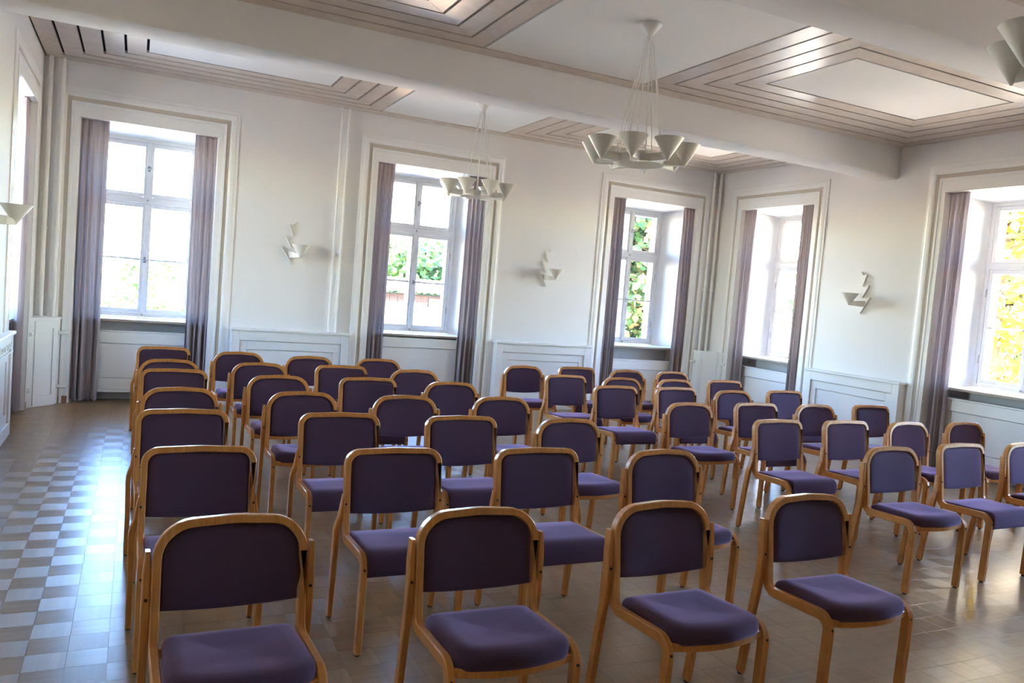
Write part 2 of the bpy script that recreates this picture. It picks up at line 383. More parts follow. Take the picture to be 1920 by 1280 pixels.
# ceiling: dark void, boards in nested rings, white fields
ceil = empty('ceiling'); tag(ceil, kind='structure')
bm = bmesh.new(); box(bm, -.1, LX+.1, YN, .05, H+.03, H+.2); obj('ceiling_void', bm, MDARK, ceil)
GAP = .013
def plank(x0, x1, y0, y1, a0=0, a1=0, horiz=True, z=H):
    """a board with mitred ends: a0/a1 = mitre at its low/high end (+ board is shorter on its inner side)."""
    bm = bmesh.new(); g = GAP
    if horiz: P = [(x0+(a0 if a0 > 0 else 0), y0), (x1-(a1 if a1 > 0 else 0), y0), (x1+(a1 if a1 < 0 else 0), y1), (x0-(a0 if a0 < 0 else 0), y1)]
    else: P = [(x0, y0+(a0 if a0 > 0 else 0)), (x0, y1-(a1 if a1 > 0 else 0)), (x1, y1+(a1 if a1 < 0 else 0)), (x1, y0-(a0 if a0 < 0 else 0))]
    loft(bm, [[(*p, z) for p in P], [(*p, z+.028) for p in P]])
    return obj('plank', bm, MBOARD, ceil)
def ring(x0, x1, y0, y1, wx0, wx1, wy):
    """four mitred boards between an outer rectangle and the rectangle inset by the given widths; y0 > y1."""
    g = GAP
    def pl(pts):
        bm = bmesh.new(); loft(bm, [[(*p, H) for p in pts], [(*p, H+.028) for p in pts]]); obj('plank', bm, MBOARD, ceil)
    X0, X1, Y0, Y1 = x0+g, x1-g, y0-g, y1+g
    I0, I1, J0, J1 = x0+wx0-g, x1-wx1+g, y0-wy+g, y1+wy-g
    e = .0008
    pl([(X0+e, Y0), (X1-e, Y0), (I1-e, J0), (I0+e, J0)]); pl([(X0+e, Y1), (X1-e, Y1), (I1-e, J1), (I0+e, J1)])
    pl([(X0, Y0-e), (X0, Y1+e), (I0, J1+e), (I0, J0-e)]); pl([(X1, Y0-e), (X1, Y1+e), (I1, J1+e), (I1, J0-e)])
def field(x0, x1, y0, y1):
    bm = bmesh.new(); g = GAP; box(bm, x0+g, x1-g, y1+g, y0-g, H+.001, H+.029); obj('plaster_panel', bm, MCEIL, ceil)
def bay(y0, y1):
    b = .205
    # border boards of the bay
    def pl(pts):
        bm = bmesh.new(); loft(bm, [[(*p, H) for p in pts], [(*p, H+.028) for p in pts]]); obj('plank', bm, MBOARD, ceil)
    g = GAP; e = .0008
    pl([(0+.012+e, y0-.006), (LX-.012-e, y0-.006), (LX-b+g-e, y0-b+g), (b-g+e, y0-b+g)]); pl([(.012+e, y1+.006), (LX-.012-e, y1+.006), (LX-b+g-e, y1+b-g), (b-g+e, y1+b-g)])
    pl([(.022, y0-.006-e), (.022, y1+.006+e), (b-g, y1+b-g+e), (b-g, y0-b+g-e)]); pl([(LX-.012, y0-.006-e), (LX-.012, y1+.006+e), (LX-b+g, y1+b-g+e), (LX-b+g, y0-b+g-e)])
    xs = [.205, .413, .62, .827, 1.034]; xe = [3.80, 3.592, 3.384, 3.176, 2.968]
    xs2 = [5.575, 5.80, 6.015, 6.225, 6.435]; xe2 = [LX-.205, 9.215, 8.99, 8.765, 8.535]
    yy = [b+.205*i for i in range(5)]
    for A, B in ((xs, xe), (xs2, xe2)):
        for i in range(4): ring(A[i], B[i], y0-yy[i], y1+yy[i], A[i+1]-A[i], B[i]-B[i+1], .205)
        field(A[4], B[4], y0-yy[4], y1+yy[4])
    field(xe[0], xs2[0], y0-b, y1+b)
BEAMS = [(-2.95, -3.36, 3.548), (-6.47, -6.88, 3.548), (-9.99, -10.40, 3.548)]
edges = [(0, BEAMS[0][0]), (BEAMS[0][1], BEAMS[1][0]), (BEAMS[1][1], BEAMS[2][0])]
for y0, y1 in edges: bay(y0, y1)
bm = bmesh.new(); box(bm, .0, LX, YN, BEAMS[2][1], H, H+.029); obj('plaster_panel', bm, MCEIL, ceil)
for ya_, yb_, z in BEAMS:
    bm = bmesh.new(); r = .035
    prof = [(ya_, H+.1), (ya_, z+r), (ya_-r*.3, z+r*.3), (ya_-r, z), (yb_+r, z), (yb_+r*.3, z+r*.3), (yb_, z+r), (yb_, H+.1)]
    n = len(prof); xs = [0, .12, .3]; rings = []
    for x, dz in ((0, 0), (LX-.7, 0), (LX-.45, -.010), (LX-.25, -.024), (LX-.1, -.036), (LX, -.042)):
        rings.append([(x, y-(0 if y > (ya_+yb_)/2 else 0), zz+(dz if zz < z+.2 else 0)) for y, zz in prof])
    loft(bm, rings); tag(obj('beam', bm, MW, smooth=40), kind='structure')

# ------------------------------------------------------------------ windows
tn = 0
def surround(frame, c, h):
    """moulded architrave with a beige groove, standing on the floor on both sides of the opening."""
    global tn
    tn += 1
    bm = bmesh.new()
    #        (side distance, top distance, protrusion)
    prof = [(0, 0, -.01), (0, 0, .014), (.055, .13, .014), (.06, .135, .020), (.085, .165, .020), (.09, .17, .004), (.13, .215, .004), (.135, .22, .018), (.155, .24, .023), (.19, .275, .021), (.21, .30, .014), (.235, .325, .012), (.24, .33, -.01)]
    rows = []
    for s, t, p in prof:
        rows.append([bm.verts.new(q) for q in ((c-h-s, -p, 0.0), (c-h-s, -p, ZO+t), (c+h+s, -p, ZO+t), (c+h+s, -p, 0.0))])
    for k, (a, b) in enumerate(zip(rows, rows[1:])):
        for i in range(3):
            f = bm.faces.new((a[i], a[i+1], b[i+1], b[i])); f.material_index = 1 if k == 5 else 0
    place(bm, frame); tag(obj('trim_%d' % tn, bm, [MTRIM, MGROOVE]), kind='structure')
wn_ = 0
def window(frame, c, h):
    global wn_
    wn_ += 1
    root = empty('window_%d' % wn_); tag(root, kind='structure')
    o, u, d = frame; m = Matrix((u, d, Vector((0, 0, 1)))).transposed().to_4x4(); m.translation = o+u*c; root.matrix_world = m
    bm = bmesh.new(); D = REV+.01; Z0, Z1 = SILL+.005, ZH; fwd = .055
    box(bm, -HW, -HW+fwd, D, D+.06, Z0, Z1, bev=.004); box(bm, HW-fwd, HW, D, D+.06, Z0, Z1, bev=.004)
    box(bm, -HW+fwd, HW-fwd, D, D+.06, Z1-.045, Z1, bev=.004); box(bm, -HW+fwd, HW-fwd, D, D+.06, Z0, Z0+.05, bev=.004)
    zt = 2.475
    box(bm, -HW+fwd, HW-fwd, D-.012, D+.055, zt-.04, zt+.04, bev=.006)
    box(bm, -.026, .026, D-.022, D+.02, Z0+.05, zt-.04, bev=.006); box(bm, -.026, .026, D-.022, D+.02, zt+.04, Z1-.045, bev=.006)
    # box lining out to the outer sash frame
    for s in (-1, 1): box(bm, s*HW, s*(HW-.03), D+.06, D+.20, Z0, Z1)
    box(bm, -HW+.03, HW-.03, D+.06, D+.20, Z1-.03, Z1); box(bm, -HW+.03, HW-.03, D+.06, D+.20, Z0, Z0+.04)
    ox = HW-.03
    for s in (-1, 1): box(bm, s*ox, s*(ox-.05), D+.15, D+.19, Z0+.04, Z1-.03)
    box(bm, -ox+.05, ox-.05, D+.15, D+.19, Z1-.09, Z1-.03); box(bm, -ox+.05, ox-.05, D+.15, D+.19, Z0+.04, Z0+.09)
    box(bm, -.05, .05, D+.15, D+.19, Z0+.09, Z1-.09); box(bm, -ox+.05, ox-.05, D+.152, D+.188, zt-.05, zt+.05)
    obj('window_frame', bm, MTRIM, root)
    for s in (-1, 1):
        for zz0, zz1, bar in ((Z0+.05, zt-.04, 1.735), (zt+.04, Z1-.045, None)):
            x0, x1 = (.004, HW-fwd-.002) if s > 0 else (-HW+fwd+.002, -.004)
            st = .05
            bm = bmesh.new(); y0, y1 = D+.004, D+.044
            box(bm, x0, x0+st, y0, y1, zz0+.002, zz1-.002, bev=.004); box(bm, x1-st, x1, y0, y1, zz0+.002, zz1-.002, bev=.004)
            box(bm, x0+st, x1-st, y0, y1, zz0+.002, zz0+.052, bev=.004); box(bm, x0+st, x1-st, y0, y1, zz1-.052, zz1-.002, bev=.004)
            if bar: box(bm, x0+st, x1-st, y0+.005, y1-.005, bar-.014, bar+.014, bev=.004)
            sash = obj('sash', bm, MTRIM, root)
            zs = [zz0+.052, zz1-.052] if not bar else [zz0+.052, bar-.014, bar+.014, zz1-.052]
            for k in range(0, len(zs), 2):
                bm = bmesh.new(); box(bm, x0+st, x1-st, (y0+y1)/2-.002, (y0+y1)/2+.002, zs[k], zs[k+1]); obj('pane', bm, MGLASS, sash)
    for z in (2.87, 1.73):
        bm = bmesh.new()
        tube(bm, [(0, D-.02, z), (0, D-.055, z)], .007); bmesh.ops.create_uvsphere(bm, u_segments=10, v_segments=6, radius=.02, matrix=Matrix.Translation((0, D-.062, z)) @ Matrix.Diagonal((1.5, .7, .9, 1)))
        box(bm, -.016, .016, D-.027, D-.021, z-.035, z+.035, bev=.002)
        obj('window_handle', bm, MMETAL, root, smooth=40)
    for z in (zt, Z0+.03):
        bm = bmesh.new(); box(bm, -.009, .009, D-.03, D-.008, z-.012, z+.012, bev=.003); obj('catch', bm, MMETAL, root)
    for z in (1.35, 2.15):                                           # hinges at the frame edge
        for s in (-1, 1):
            bm = bmesh.new(); tube(bm, [(s*(HW-.05), D-.005, z-.05), (s*(HW-.05), D-.005, z+.05)], .006); obj('hinge', bm, MMETAL, root)
    # sill board across the splayed recess
    bm = bmesh.new(); hn = HW
    k = .115/REV; hs = h+(HW-h)*k-.003
    P = [(-hs, .115), (hs, .115), (HW-.002, REV+.005), (-HW+.002, REV+.005)]
    loft(bm, [[(*p, SILL-.028) for p in P], [(*p, SILL) for p in P]])
    for f in bm.faces:
        if all(abs(v.co.z-SILL) > .001 for v in f.verts) or all(v.co.y < .116 for v in f.verts): f.material_index = 1
    obj('window_sill', bm, [MTRIM, MSILL], root)
for fr_, L_ in ((F_LEFT, LEFT), (F_BACK, BACK), (F_RIGHT, RIGHT)):
    for c, h in L_: surround(fr_, c, h); window(fr_, c, h)

# ------------------------------------------------------------------ radiator covers in the niches and between the windows
def nest(root, u0, u1, z0, z1, y, pan):
    """frame of stiles and rails with stepped panels; room side is -y (frame front at y)."""
    st, rail = pan
    bm = bmesh.new()
    box(bm, u0, u0+st, y, y+.022, z0, z1, bev=.002); box(bm, u1-st, u1, y, y+.022, z0, z1, bev=.002)
    box(bm, u0+st, u1-st, y, y+.022, z1-rail, z1, bev=.002); box(bm, u0+st, u1-st, y, y+.022, z0, z0+rail, bev=.002)
    obj('frame', bm, MTRIM, root)
    bm = bmesh.new(); q = .085
    a0, a1, b0, b1 = u0+st+.005, u1-st-.005, z0+rail+.005, z1-rail-.006
    box(bm, a0, a0+q, y+.018, y+.034, b0, b1, bev=.002); box(bm, a1-q, a1, y+.018, y+.034, b0, b1, bev=.002)
    box(bm, a0+q, a1-q, y+.018, y+.034, b1-q*1.25, b1, bev=.002); box(bm, a0+q, a1-q, y+.018, y+.034, b0, b0+q, bev=.002)
    obj('inner_frame', bm, MTRIM, root)
    bm = bmesh.new(); box(bm, a0+q+.005, a1-q-.005, y+.030, y+.038, b0+q+.004, b1-q*1.25-.006); obj('panel', bm, MTRIM, root)
def root_in(frame, name, label, cat, c, group=None):
    r = thing(name, label, cat, group=group); o, u, d = frame
    m = Matrix((u, d, Vector((0, 0, 1)))).transposed().to_4x4(); m.translation = o+u*c; r.matrix_world = m
    return r
def wall_cover(frame, u0, u1, label, vent=False, dp=.13):
    c = (u0+u1)/2; a = (u1-u0)/2
    r = root_in(frame, 'radiator_cover', label, 'radiator cover', c, 'panelled radiator covers along the walls')
    nest(r, -a, a, .035, .955, -dp, (.10, .12))
    bm = bmesh.new(); box(bm, -a-.015, a+.015, -dp-.02, 0, .955, .985, bev=.005); obj('top_ledge', bm, MTRIM, r)
    for s in (-1, 1):
        bm = bmesh.new(); box(bm, s*a, s*(a-.022), -dp+.022, 0, .035, .955); obj('side_panel', bm, MTRIM, r)
    bm = bmesh.new(); box(bm, -a+.01, a-.01, -dp+.02, 0, 0, .035); obj('plinth', bm, MTRIM, r)
    if vent:
        vt = bmesh.new(); n_ = 22
        for k in range(n_):
            x = -a+.1+(2*a-.2)*(k+.5)/n_; s = 1 if k % 2 else -1
            quad_pts = [(x-.03, -dp-.001, .868-.022*s), (x-.018, -dp-.001, .868-.022*s), (x+.03, -dp-.001, .868+.022*s), (x+.018, -dp-.001, .868+.022*s)]
            loft(vt, [[(p[0], p[1], p[2]) for p in quad_pts], [(p[0], p[1]-.008, p[2]) for p in quad_pts]])
            lathe_c = bmesh.ops.create_cone(vt, cap_ends=True, segments=8, radius1=.011, radius2=.008, depth=.008, matrix=Matrix.Translation((x, -dp-.005, .868+.02*(-s))) @ Matrix.Rotation(PI/2, 4, 'X'))
        obj('ornament_strip', vt, MTRIM, r)
        bm = bmesh.new(); box(bm, -a+.03, a-.03, -dp-.006, -dp, .80, .812); obj('moulding', bm, MTRIM, r)
wall_cover(F_BACK, 2.13, 3.60, 'low white panelled radiator cover below the faint lamp between the two left windows')
wall_cover(F_BACK, 5.75, 7.32, 'low white panelled radiator cover left of the window full of green leaves')
wall_cover(F_RIGHT, 2.30, 3.80, 'low bluish white panelled radiator cover on the right wall under its lamp')
wall_cover(F_LEFT, 2.04, 3.90, 'white radiator cover with carved ornament strip cut off by the left edge of the photo', vent=True, dp=.055)
def niche_cover(frame, c, h, zt, label, z0=.115):
    r = root_in(frame, 'niche_radiator', label, 'radiator cover', c, 'radiator panels under the windows')
    y = .135; a = h+(HW-h)*.16/REV-.012
    bm = bmesh.new(); box(bm, -a, a, y, y+.022, zt-.155, zt-.02, bev=.002); obj('top_rail', bm, MTRIM, r)
    bm = bmesh.new(); box(bm, -a, a, y, y+.022, z0+.035, z0+.17, bev=.002); obj('bottom_rail', bm, MTRIM, r)
    bm = bmesh.new(); box(bm, -a, a, y-.008, y+.022, z0, z0+.033, bev=.002); obj('foot_strip', bm, MTRIM, r)
    for s in (-1, 1):
        bm = bmesh.new(); box(bm, s*a, s*(a-.14), y, y+.022, z0+.17, zt-.155, bev=.002); obj('stile', bm, MTRIM, r)
    bm = bmesh.new(); box(bm, -a+.145, a-.145, y+.016, y+.026, z0+.175, zt-.162); obj('panel', bm, MTRIM, r)
    if zt < SILL-.05:
        bm = bmesh.new(); box(bm, -a, a, y-.015, y+.12, zt-.018, zt, bev=.004); obj('top_ledge', bm, MTRIM, r)
    for s in (-1, 1):                                               # supports down to the floor behind the curtains
        bm = bmesh.new(); box(bm, s*(a-.02), s*(a-.06), y+.022, y+.06, 0, zt-.02); obj('support', bm, MTRIM, r)
niche_cover(F_BACK, *BACK[0], .862, 'white panel below the first window from the left on the back wall')
niche_cover(F_BACK, *BACK[1], .970, 'white panel reaching up to the sill below the middle window of the back wall')
niche_cover(F_BACK, *BACK[2], .78, 'white panel with grey gap above, below the window full of green leaves')
niche_cover(F_RIGHT, *RIGHT[0], .84, 'white panel with grey gap above, below the glaring white window')
niche_cover(F_RIGHT, *RIGHT[1], .88, 'white panel with grey gap above, below the window with yellow leaves')
niche_cover(F_LEFT, *LEFT[0], .86, 'white panel in the left wall niche behind the carved radiator cover')

# corner cabinets with pipes
def corner_cabinet(cx, sx, label):
    r = thing('corner_cabinet', label, 'corner cabinet', (cx, 0, 0))
    P = [(0, 0), (0, -.42), (.055, -.36), (.25, -.13), (.275, 0)]
    P = [(sx*x, y) for x, y in P]
    bm = bmesh.new(); loft(bm, [[(*p, .0) for p in P], [(*p, .975) for p in P]]); obj('body', bm, MTRIM, r)
    c_ = Vector((sx*.12, -.12)); T = [(0, .0), (0, -.44), (.065, -.375), (.265, -.14), (.29, 0)]
    bm = bmesh.new(); loft(bm, [[(sx*x, y, .975) for x, y in T], [(sx*x, y, 1.0) for x, y in T]]); obj('top_ledge', bm, MTRIM, r)
    a, b = Vector((P[2][0], P[2][1], 0)), Vector((P[3][0], P[3][1], 0)); t = (b-a).normalized(); L = (b-a).length
    nrm = Vector((t.y, -t.x, 0)); nrm = nrm if nrm.y < 0 else -nrm
    bm = bmesh.new()
    def slab(u0, u1, z0, z1, th):
        q = [a+t*u0, a+t*u1]; ring_ = [q[0]+nrm*.0005, q[1]+nrm*.0005, q[1]+nrm*th, q[0]+nrm*th]
        loft(bm, [[(p.x, p.y, z0) for p in ring_], [(p.x, p.y, z1) for p in ring_]])
    slab(.0, .055, .02, .96, .014); slab(L-.055, L, .02, .96, .014); slab(.055, L-.055, .875, .96, .014); slab(.055, L-.055, .02, .125, .014)
    obj('door_frame', bm, MTRIM, r)
    for z in (.82, .20):
        for p0, p1 in (((sx*.03, -.40, z), (sx*.03, -.50, z)), ((sx*.25, -.06, z), (sx*.36, -.06, z))):
            bm = bmesh.new(); tube(bm, [p0, p1], .022, 12); obj('pipe_stub', bm, MTRIM, r, smooth=40)
    return r
corner_cabinet(0, 1, 'tall white corner cabinet with pipe stubs between the left windows')
corner_cabinet(LX, -1, 'tall white corner cabinet in the far corner behind the last chairs')
def pipe(x, y, z0, r, label, lug=2.0):
    t = thing('heating_pipe', label, 'pipe', (x, y, z0))
    bm = bmesh.new(); tube(bm, [(0, 0, 0), (0, 0, H-z0)], r, 12); obj('tube', bm, MTRIM, t, smooth=50)
    bm = bmesh.new(); lathe(bm, [(r+.001, lug-z0-.014), (r+.008, lug-z0-.012), (r+.008, lug-z0+.012), (r+.001, lug-z0+.014)], 12); box(bm, -.006, .006, 0, -y, lug-z0-.008, lug-z0+.008); obj('clamp', bm, MTRIM, t)
pipe(.075, -.055, 1.0, .024, 'white heating pipe nearest the corner above the left corner cabinet')
pipe(.20, -.055, 1.0, .022, 'white heating pipe above the left corner cabinet, beside the first window surround')
pipe(3.335, -.05, .985, .013, 'thin white heating pipe on the back wall, nearer the faint wall lamp')
pipe(3.43, -.05, .985, .013, 'thin white heating pipe on the back wall, nearer the second window')
pipe(LX-.20, -.055, 1.0, .022, 'white heating pipe above the far corner cabinet, beside the window with green leaves')
pipe(LX-.075, -.055, 1.0, .026, 'white heating pipe in the far corner beside the right wall')
# dark wood skirting pieces in the window niches and along the bare walls
bn = 0
def skirt(frame, u0, u1, nm):
    bm = bmesh.new(); box(bm, u0, u1, -.018, 0, 0, .085, bev=.004); place(bm, frame); tag(obj(nm, bm, MSKIRT), kind='structure')
skirt(F_BACK, .280, .372, 'baseboard_back'); skirt(F_LEFT, .425, .535, 'baseboard_left'); skirt(F_RIGHT, .425, .535, 'baseboard_right'); skirt(F_RIGHT, 9.4, 12.9, 'baseboard_right')

# ------------------------------------------------------------------ curtains
def curtain(frame, u0, u1, label, folds, seed, spread=.0, amp=.046, bil=0.0):
    rn = random.Random(seed); root = root_in(frame, 'curtain', label, 'curtain', (u0+u1)/2, 'mauve curtains at the windows')
    bm = bmesh.new(); n = folds*12; W = u1-u0; rows = 26
    ph = [rn.uniform(-.5, .5) for _ in range(folds+2)]; am = [rn.uniform(.55, 1.2) for _ in range(folds+2)]
    Z0, Z1 = .03, ZO-.012
    grid = []
    for j in range(rows+1):
        v = j/rows; z = Z1+(Z0-Z1)*v; row = []
        for i in range(n+1):
            t = i/n; k = t*folds; f0 = int(min(k, folds-1e-6)); fr = k-f0
            A = (am[f0]*(1-fr)+am[f0+1]*fr)*amp*(.45+.55*min(1, v*2.2)); wob = .25*math.sin(v*2.6+ph[f0]*4)
            d = .062+A*math.sin(2*PI*k+wob+ph[f0]*.6)
            sp = 1+spread*v
            uu = (t-.5)*W*sp+bil*v+.016*math.sin(4*PI*t+2*v+ph[0]*5)*t*(1-t)*4*(.3+.7*v)
            hem = .006*math.sin(2*PI*k) if j == rows else 0
            row.append(bm.verts.new((uu, d, z+hem)))
        grid.append(row)
    for a, b in zip(grid, grid[1:]):
        for i in range(n): bm.faces.new((a[i], a[i+1], b[i+1], b[i]))
    cl = obj('cloth', bm, MCURT, root, smooth=180)
    bm = bmesh.new(); box(bm, -W/2, W/2, .045, .08, ZO-.014, ZO-.002); obj('heading_tape', bm, MCURT, root)
cw = .245
curtain(F_BACK, 1.120-.745+.012, 1.120-.745+.30, 'mauve curtain at the left side of the first back window', 4, 1)
curtain(F_BACK, 1.120+.745-.26, 1.120+.745-.012, 'mauve curtain at the right side of the first back window', 4, 2)
curtain(F_BACK, 4.675-.808+.012, 4.675-.808+.25, 'mauve curtain at the left side of the middle back window', 4, 3)
curtain(F_BACK, 4.675+.808-.28, 4.675+.808-.012, 'mauve curtain at the right side of the middle back window, behind the far chandelier', 4, 4)
curtain(F_BACK, 8.384-.802+.012, 8.384-.802+.26, 'mauve curtain at the left side of the window full of green leaves', 4, 5)
curtain(F_BACK, 8.384+.802-.22, 8.384+.802-.012, 'mauve curtain at the right side of the window full of green leaves', 4, 6)
curtain(F_RIGHT, 1.285-.745+.012, 1.285-.745+.27, 'mauve curtain lit pink at the corner side of the glaring white window', 4, 7)
curtain(F_RIGHT, 1.285+.745-.27, 1.285+.745-.012, 'mauve curtain at the near side of the glaring white window', 4, 8)
curtain(F_RIGHT, 4.785-.745+.012, 4.785-.745+.26, 'mauve curtain beside the window with yellow leaves', 4, 9, amp=.045)
curtain(F_LEFT, 1.285-.745+.012, 1.285-.745+.29, 'mauve curtain of the left wall window, at the corner end', 4, 10)
curtain(F_LEFT, 1.285+.745-.27, 1.285+.745-.012, 'mauve curtain of the left wall window, above the carved radiator cover', 4, 11)

# ------------------------------------------------------------------ chandeliers and wall lamps
def cup_bm(rt=.114, h=.162, th=.004):
    bm = bmesh.new()
    lathe(bm, [(.004, -.012), (.012, 0), (rt, h), (rt-th, h), (.010, .012)], 28)
    return bm
def make_chandelier(label):
    zr = 2.825; RR = .205
    t = thing('chandelier', label, 'chandelier', (0, 0, 0), group='white cup chandeliers')
    bm = bmesh.new(); lathe(bm, [(.088, H), (.088, H-.012), (.03, H-.085), (.03, H-.10), (.012, H-.135)], 28); obj('canopy', bm, MLAMP, t, smooth=40)
    bm = bmesh.new(); lathe(bm, [(RR, zr-.03), (RR, zr+.03), (RR-.005, zr+.03), (RR-.005, zr-.03), (RR, zr-.03)], 64, cap=False); obj('ring', bm, MLAMP, t, smooth=40)
    cup = mesh_from('lamp_shade', cup_bm(), MLAMP, 40)
    bm = bmesh.new()                                                  # tapered arm from the ring to the tip of a shade
    loft(bm, [[(.202, -.04, -.03), (.202, .04, -.03), (.202, .04, .03), (.202, -.04, .03)], [(.30, -.022, -.03), (.30, .022, -.03), (.325, .024, .03), (.325, -.024, .03)], [(.362, -.003, -.030), (.362, .003, -.030), (.388, .016, .020), (.388, -.016, .020)]])
    arm = mesh_from('arm', bm, MLAMP)
    for k in range(8):
        a = 2*PI*(k+.05)/8
        s = obj('lamp_shade', cup, None, t, loc=(.362*math.cos(a), .362*math.sin(a), zr-.028))
        o = obj('arm', arm, None, t, loc=(0, 0, zr)); o.rotation_euler = (0, 0, a)
        bm = bmesh.new(); b = a+PI/8
        tube(bm, [(.026*math.cos(b), .026*math.sin(b), H-.09), (.200*math.cos(b), .200*math.sin(b), zr+.02)], .0046, 6); obj('cable', bm, MLAMP, t)
    return t
ch = make_chandelier('white chandelier of eight cups on cables, in the middle of the photo')
ch.location = (4.613, -5.034, 0)
c2 = copy_tree(ch); c2.location = (4.648, -1.60, 0); c2['label'] = 'smaller looking white cup chandelier hanging in front of the middle back window'
c3 = copy_tree(ch); c3.location = (4.613, -8.45, 0); c3.rotation_euler = (0, 0, .3); c3['label'] = 'white cup chandelier cut off by the upper right corner of the photo'
def sconce(frame, c, z, side, label):
    r = root_in(frame, 'wall_lamp', label, 'wall lamp', c, 'white wall lamps with slanted bars')
    s = side
    bm = cup_bm(.118, .15); bmesh.ops.transform(bm, matrix=Matrix.Translation((s*.10, -.15, z-.03)), verts=bm.verts); obj('lamp_shade', bm, MLAMP, r, smooth=40)
    bm = bmesh.new(); loft(bm, [[(s*.0-.03, 0, z-.05), (s*.0+.03, 0, z-.05), (s*.0+.03, 0, z+.03), (s*.0-.03, 0, z+.03)], [(s*.05-.03, -.10, z-.045), (s*.05+.03, -.10, z-.045), (s*.05+.03, -.10, z+.02), (s*.05-.03, -.10, z+.02)], [(s*.10-.02, -.15, z-.04), (s*.10+.02, -.15, z-.04), (s*.10+.02, -.15, z-.0), (s*.10-.02, -.15, z-.0)]]); obj('arm', bm, MLAMP, r)
    for (x0, z0, x1, z1) in ((-.115, .075, .02, -.135), (-.08, .235, .005, .07), (-.03, .37, .02, .22), (.03, .37, .06, .405)):
        bm = bmesh.new(); d = Vector((x1-x0, 0, z1-z0)).normalized(); nn = Vector((-d.z, 0, d.x))*.0055
        A, B = Vector((s*x0, 0, z+z0)), Vector((s*x1, 0, z+z1)); nn.x *= s
        ring_ = [A+nn, A-nn, B-nn, B+nn]
        loft(bm, [[p+Vector((0, -.002, 0)) for p in ring_], [p+Vector((0, -.03, 0)) for p in ring_]]); obj('bar', bm, MLAMP, r)
sconce(F_BACK, 2.80, 1.96, 1, 'faint white wall lamp with slanted bars between the first and middle back windows')
sconce(F_BACK, 6.50, 1.97, 1, 'white wall lamp with slanted bars on the back wall left of the green window')
sconce(F_RIGHT, 3.03, 1.93, -1, 'white wall lamp with slanted bars on the right wall, casting a shadow')
sconce(F_LEFT, 3.12, 1.95, -1, 'white wall lamp cut off by the left edge of the photo')

# ------------------------------------------------------------------ chairs
XH = .237                                    # half width, centre line of the bent frame
LEAN0, LEAN1 = Vector((-.088, .47)), Vector((-.036, .845))
def strip_frames(top, R, crown):
    side = round_poly([(-.442, .012), (-.452, .452), (-.090, .436), (LEAN0.x+(LEAN1.x-LEAN0.x)*.25, LEAN0.y+(LEAN1.y-LEAN0.y)*.25)], [.055, .05], 6)
    fr = []
    for i, p in enumerate(side):
        t = (side[min(i+1, len(side)-1)]-side[max(i-1, 0)]).normalized()
        fr.append((Vector((-XH, p.x, p.y)), Vector((1, 0, 0)), Vector((0, -t.y, t.x))))
    n1, n2 = 1+7, 1+7+0                      # end of the front bend, start of the rear bend (7 points per arc)
    lean = (LEAN1-LEAN0).normalized(); l3 = Vector((0, lean.x, lean.y)); wd = Vector((0, -lean.y, lean.x))
    s0 = (side[-1]-LEAN0).dot(lean); sT = (top-LEAN0.y)/lean.y
    arch = round_poly([(-XH, s0), (-XH, sT-crown), (0, sT), (XH, sT-crown), (XH, s0)], [R, .5, R], 8)
    A3 = []
    for i, p in enumerate(arch):
        t = (arch[min(i+1, len(arch)-1)]-arch[max(i-1, 0)]).normalized()
        pos = Vector((p.x, LEAN0.x, LEAN0.y))+l3*p.y
        A3.append((pos, Vector((t.y, 0, 0))-l3*t.x, wd))
    right = [(Vector((XH, f[0].y, f[0].z)), f[1], f[2]) for f in reversed(fr)]
    return fr, A3, right
def arch_outline(top, R, crown, inset, zb, sag):
    """closed outline (x, s along the lean) of the backrest pad inside the frame."""
    a = XH-inset; lean = (LEAN1-LEAN0).normalized()
    sT = (top-inset-LEAN0.y)/lean.y; sB = (zb-LEAN0.y)/lean.y; R2 = max(R-inset, .03)
    up_ = round_poly([(-a, sB), (-a, sT-crown), (0, sT), (a, sT-crown), (a, sB)], [R2, .5, R2], 7)
    bot = [Vector((a*(1-2*k/8), sB-sag*(1-(1-2*k/8)**2))) for k in range(1, 8)]
    return up_+bot
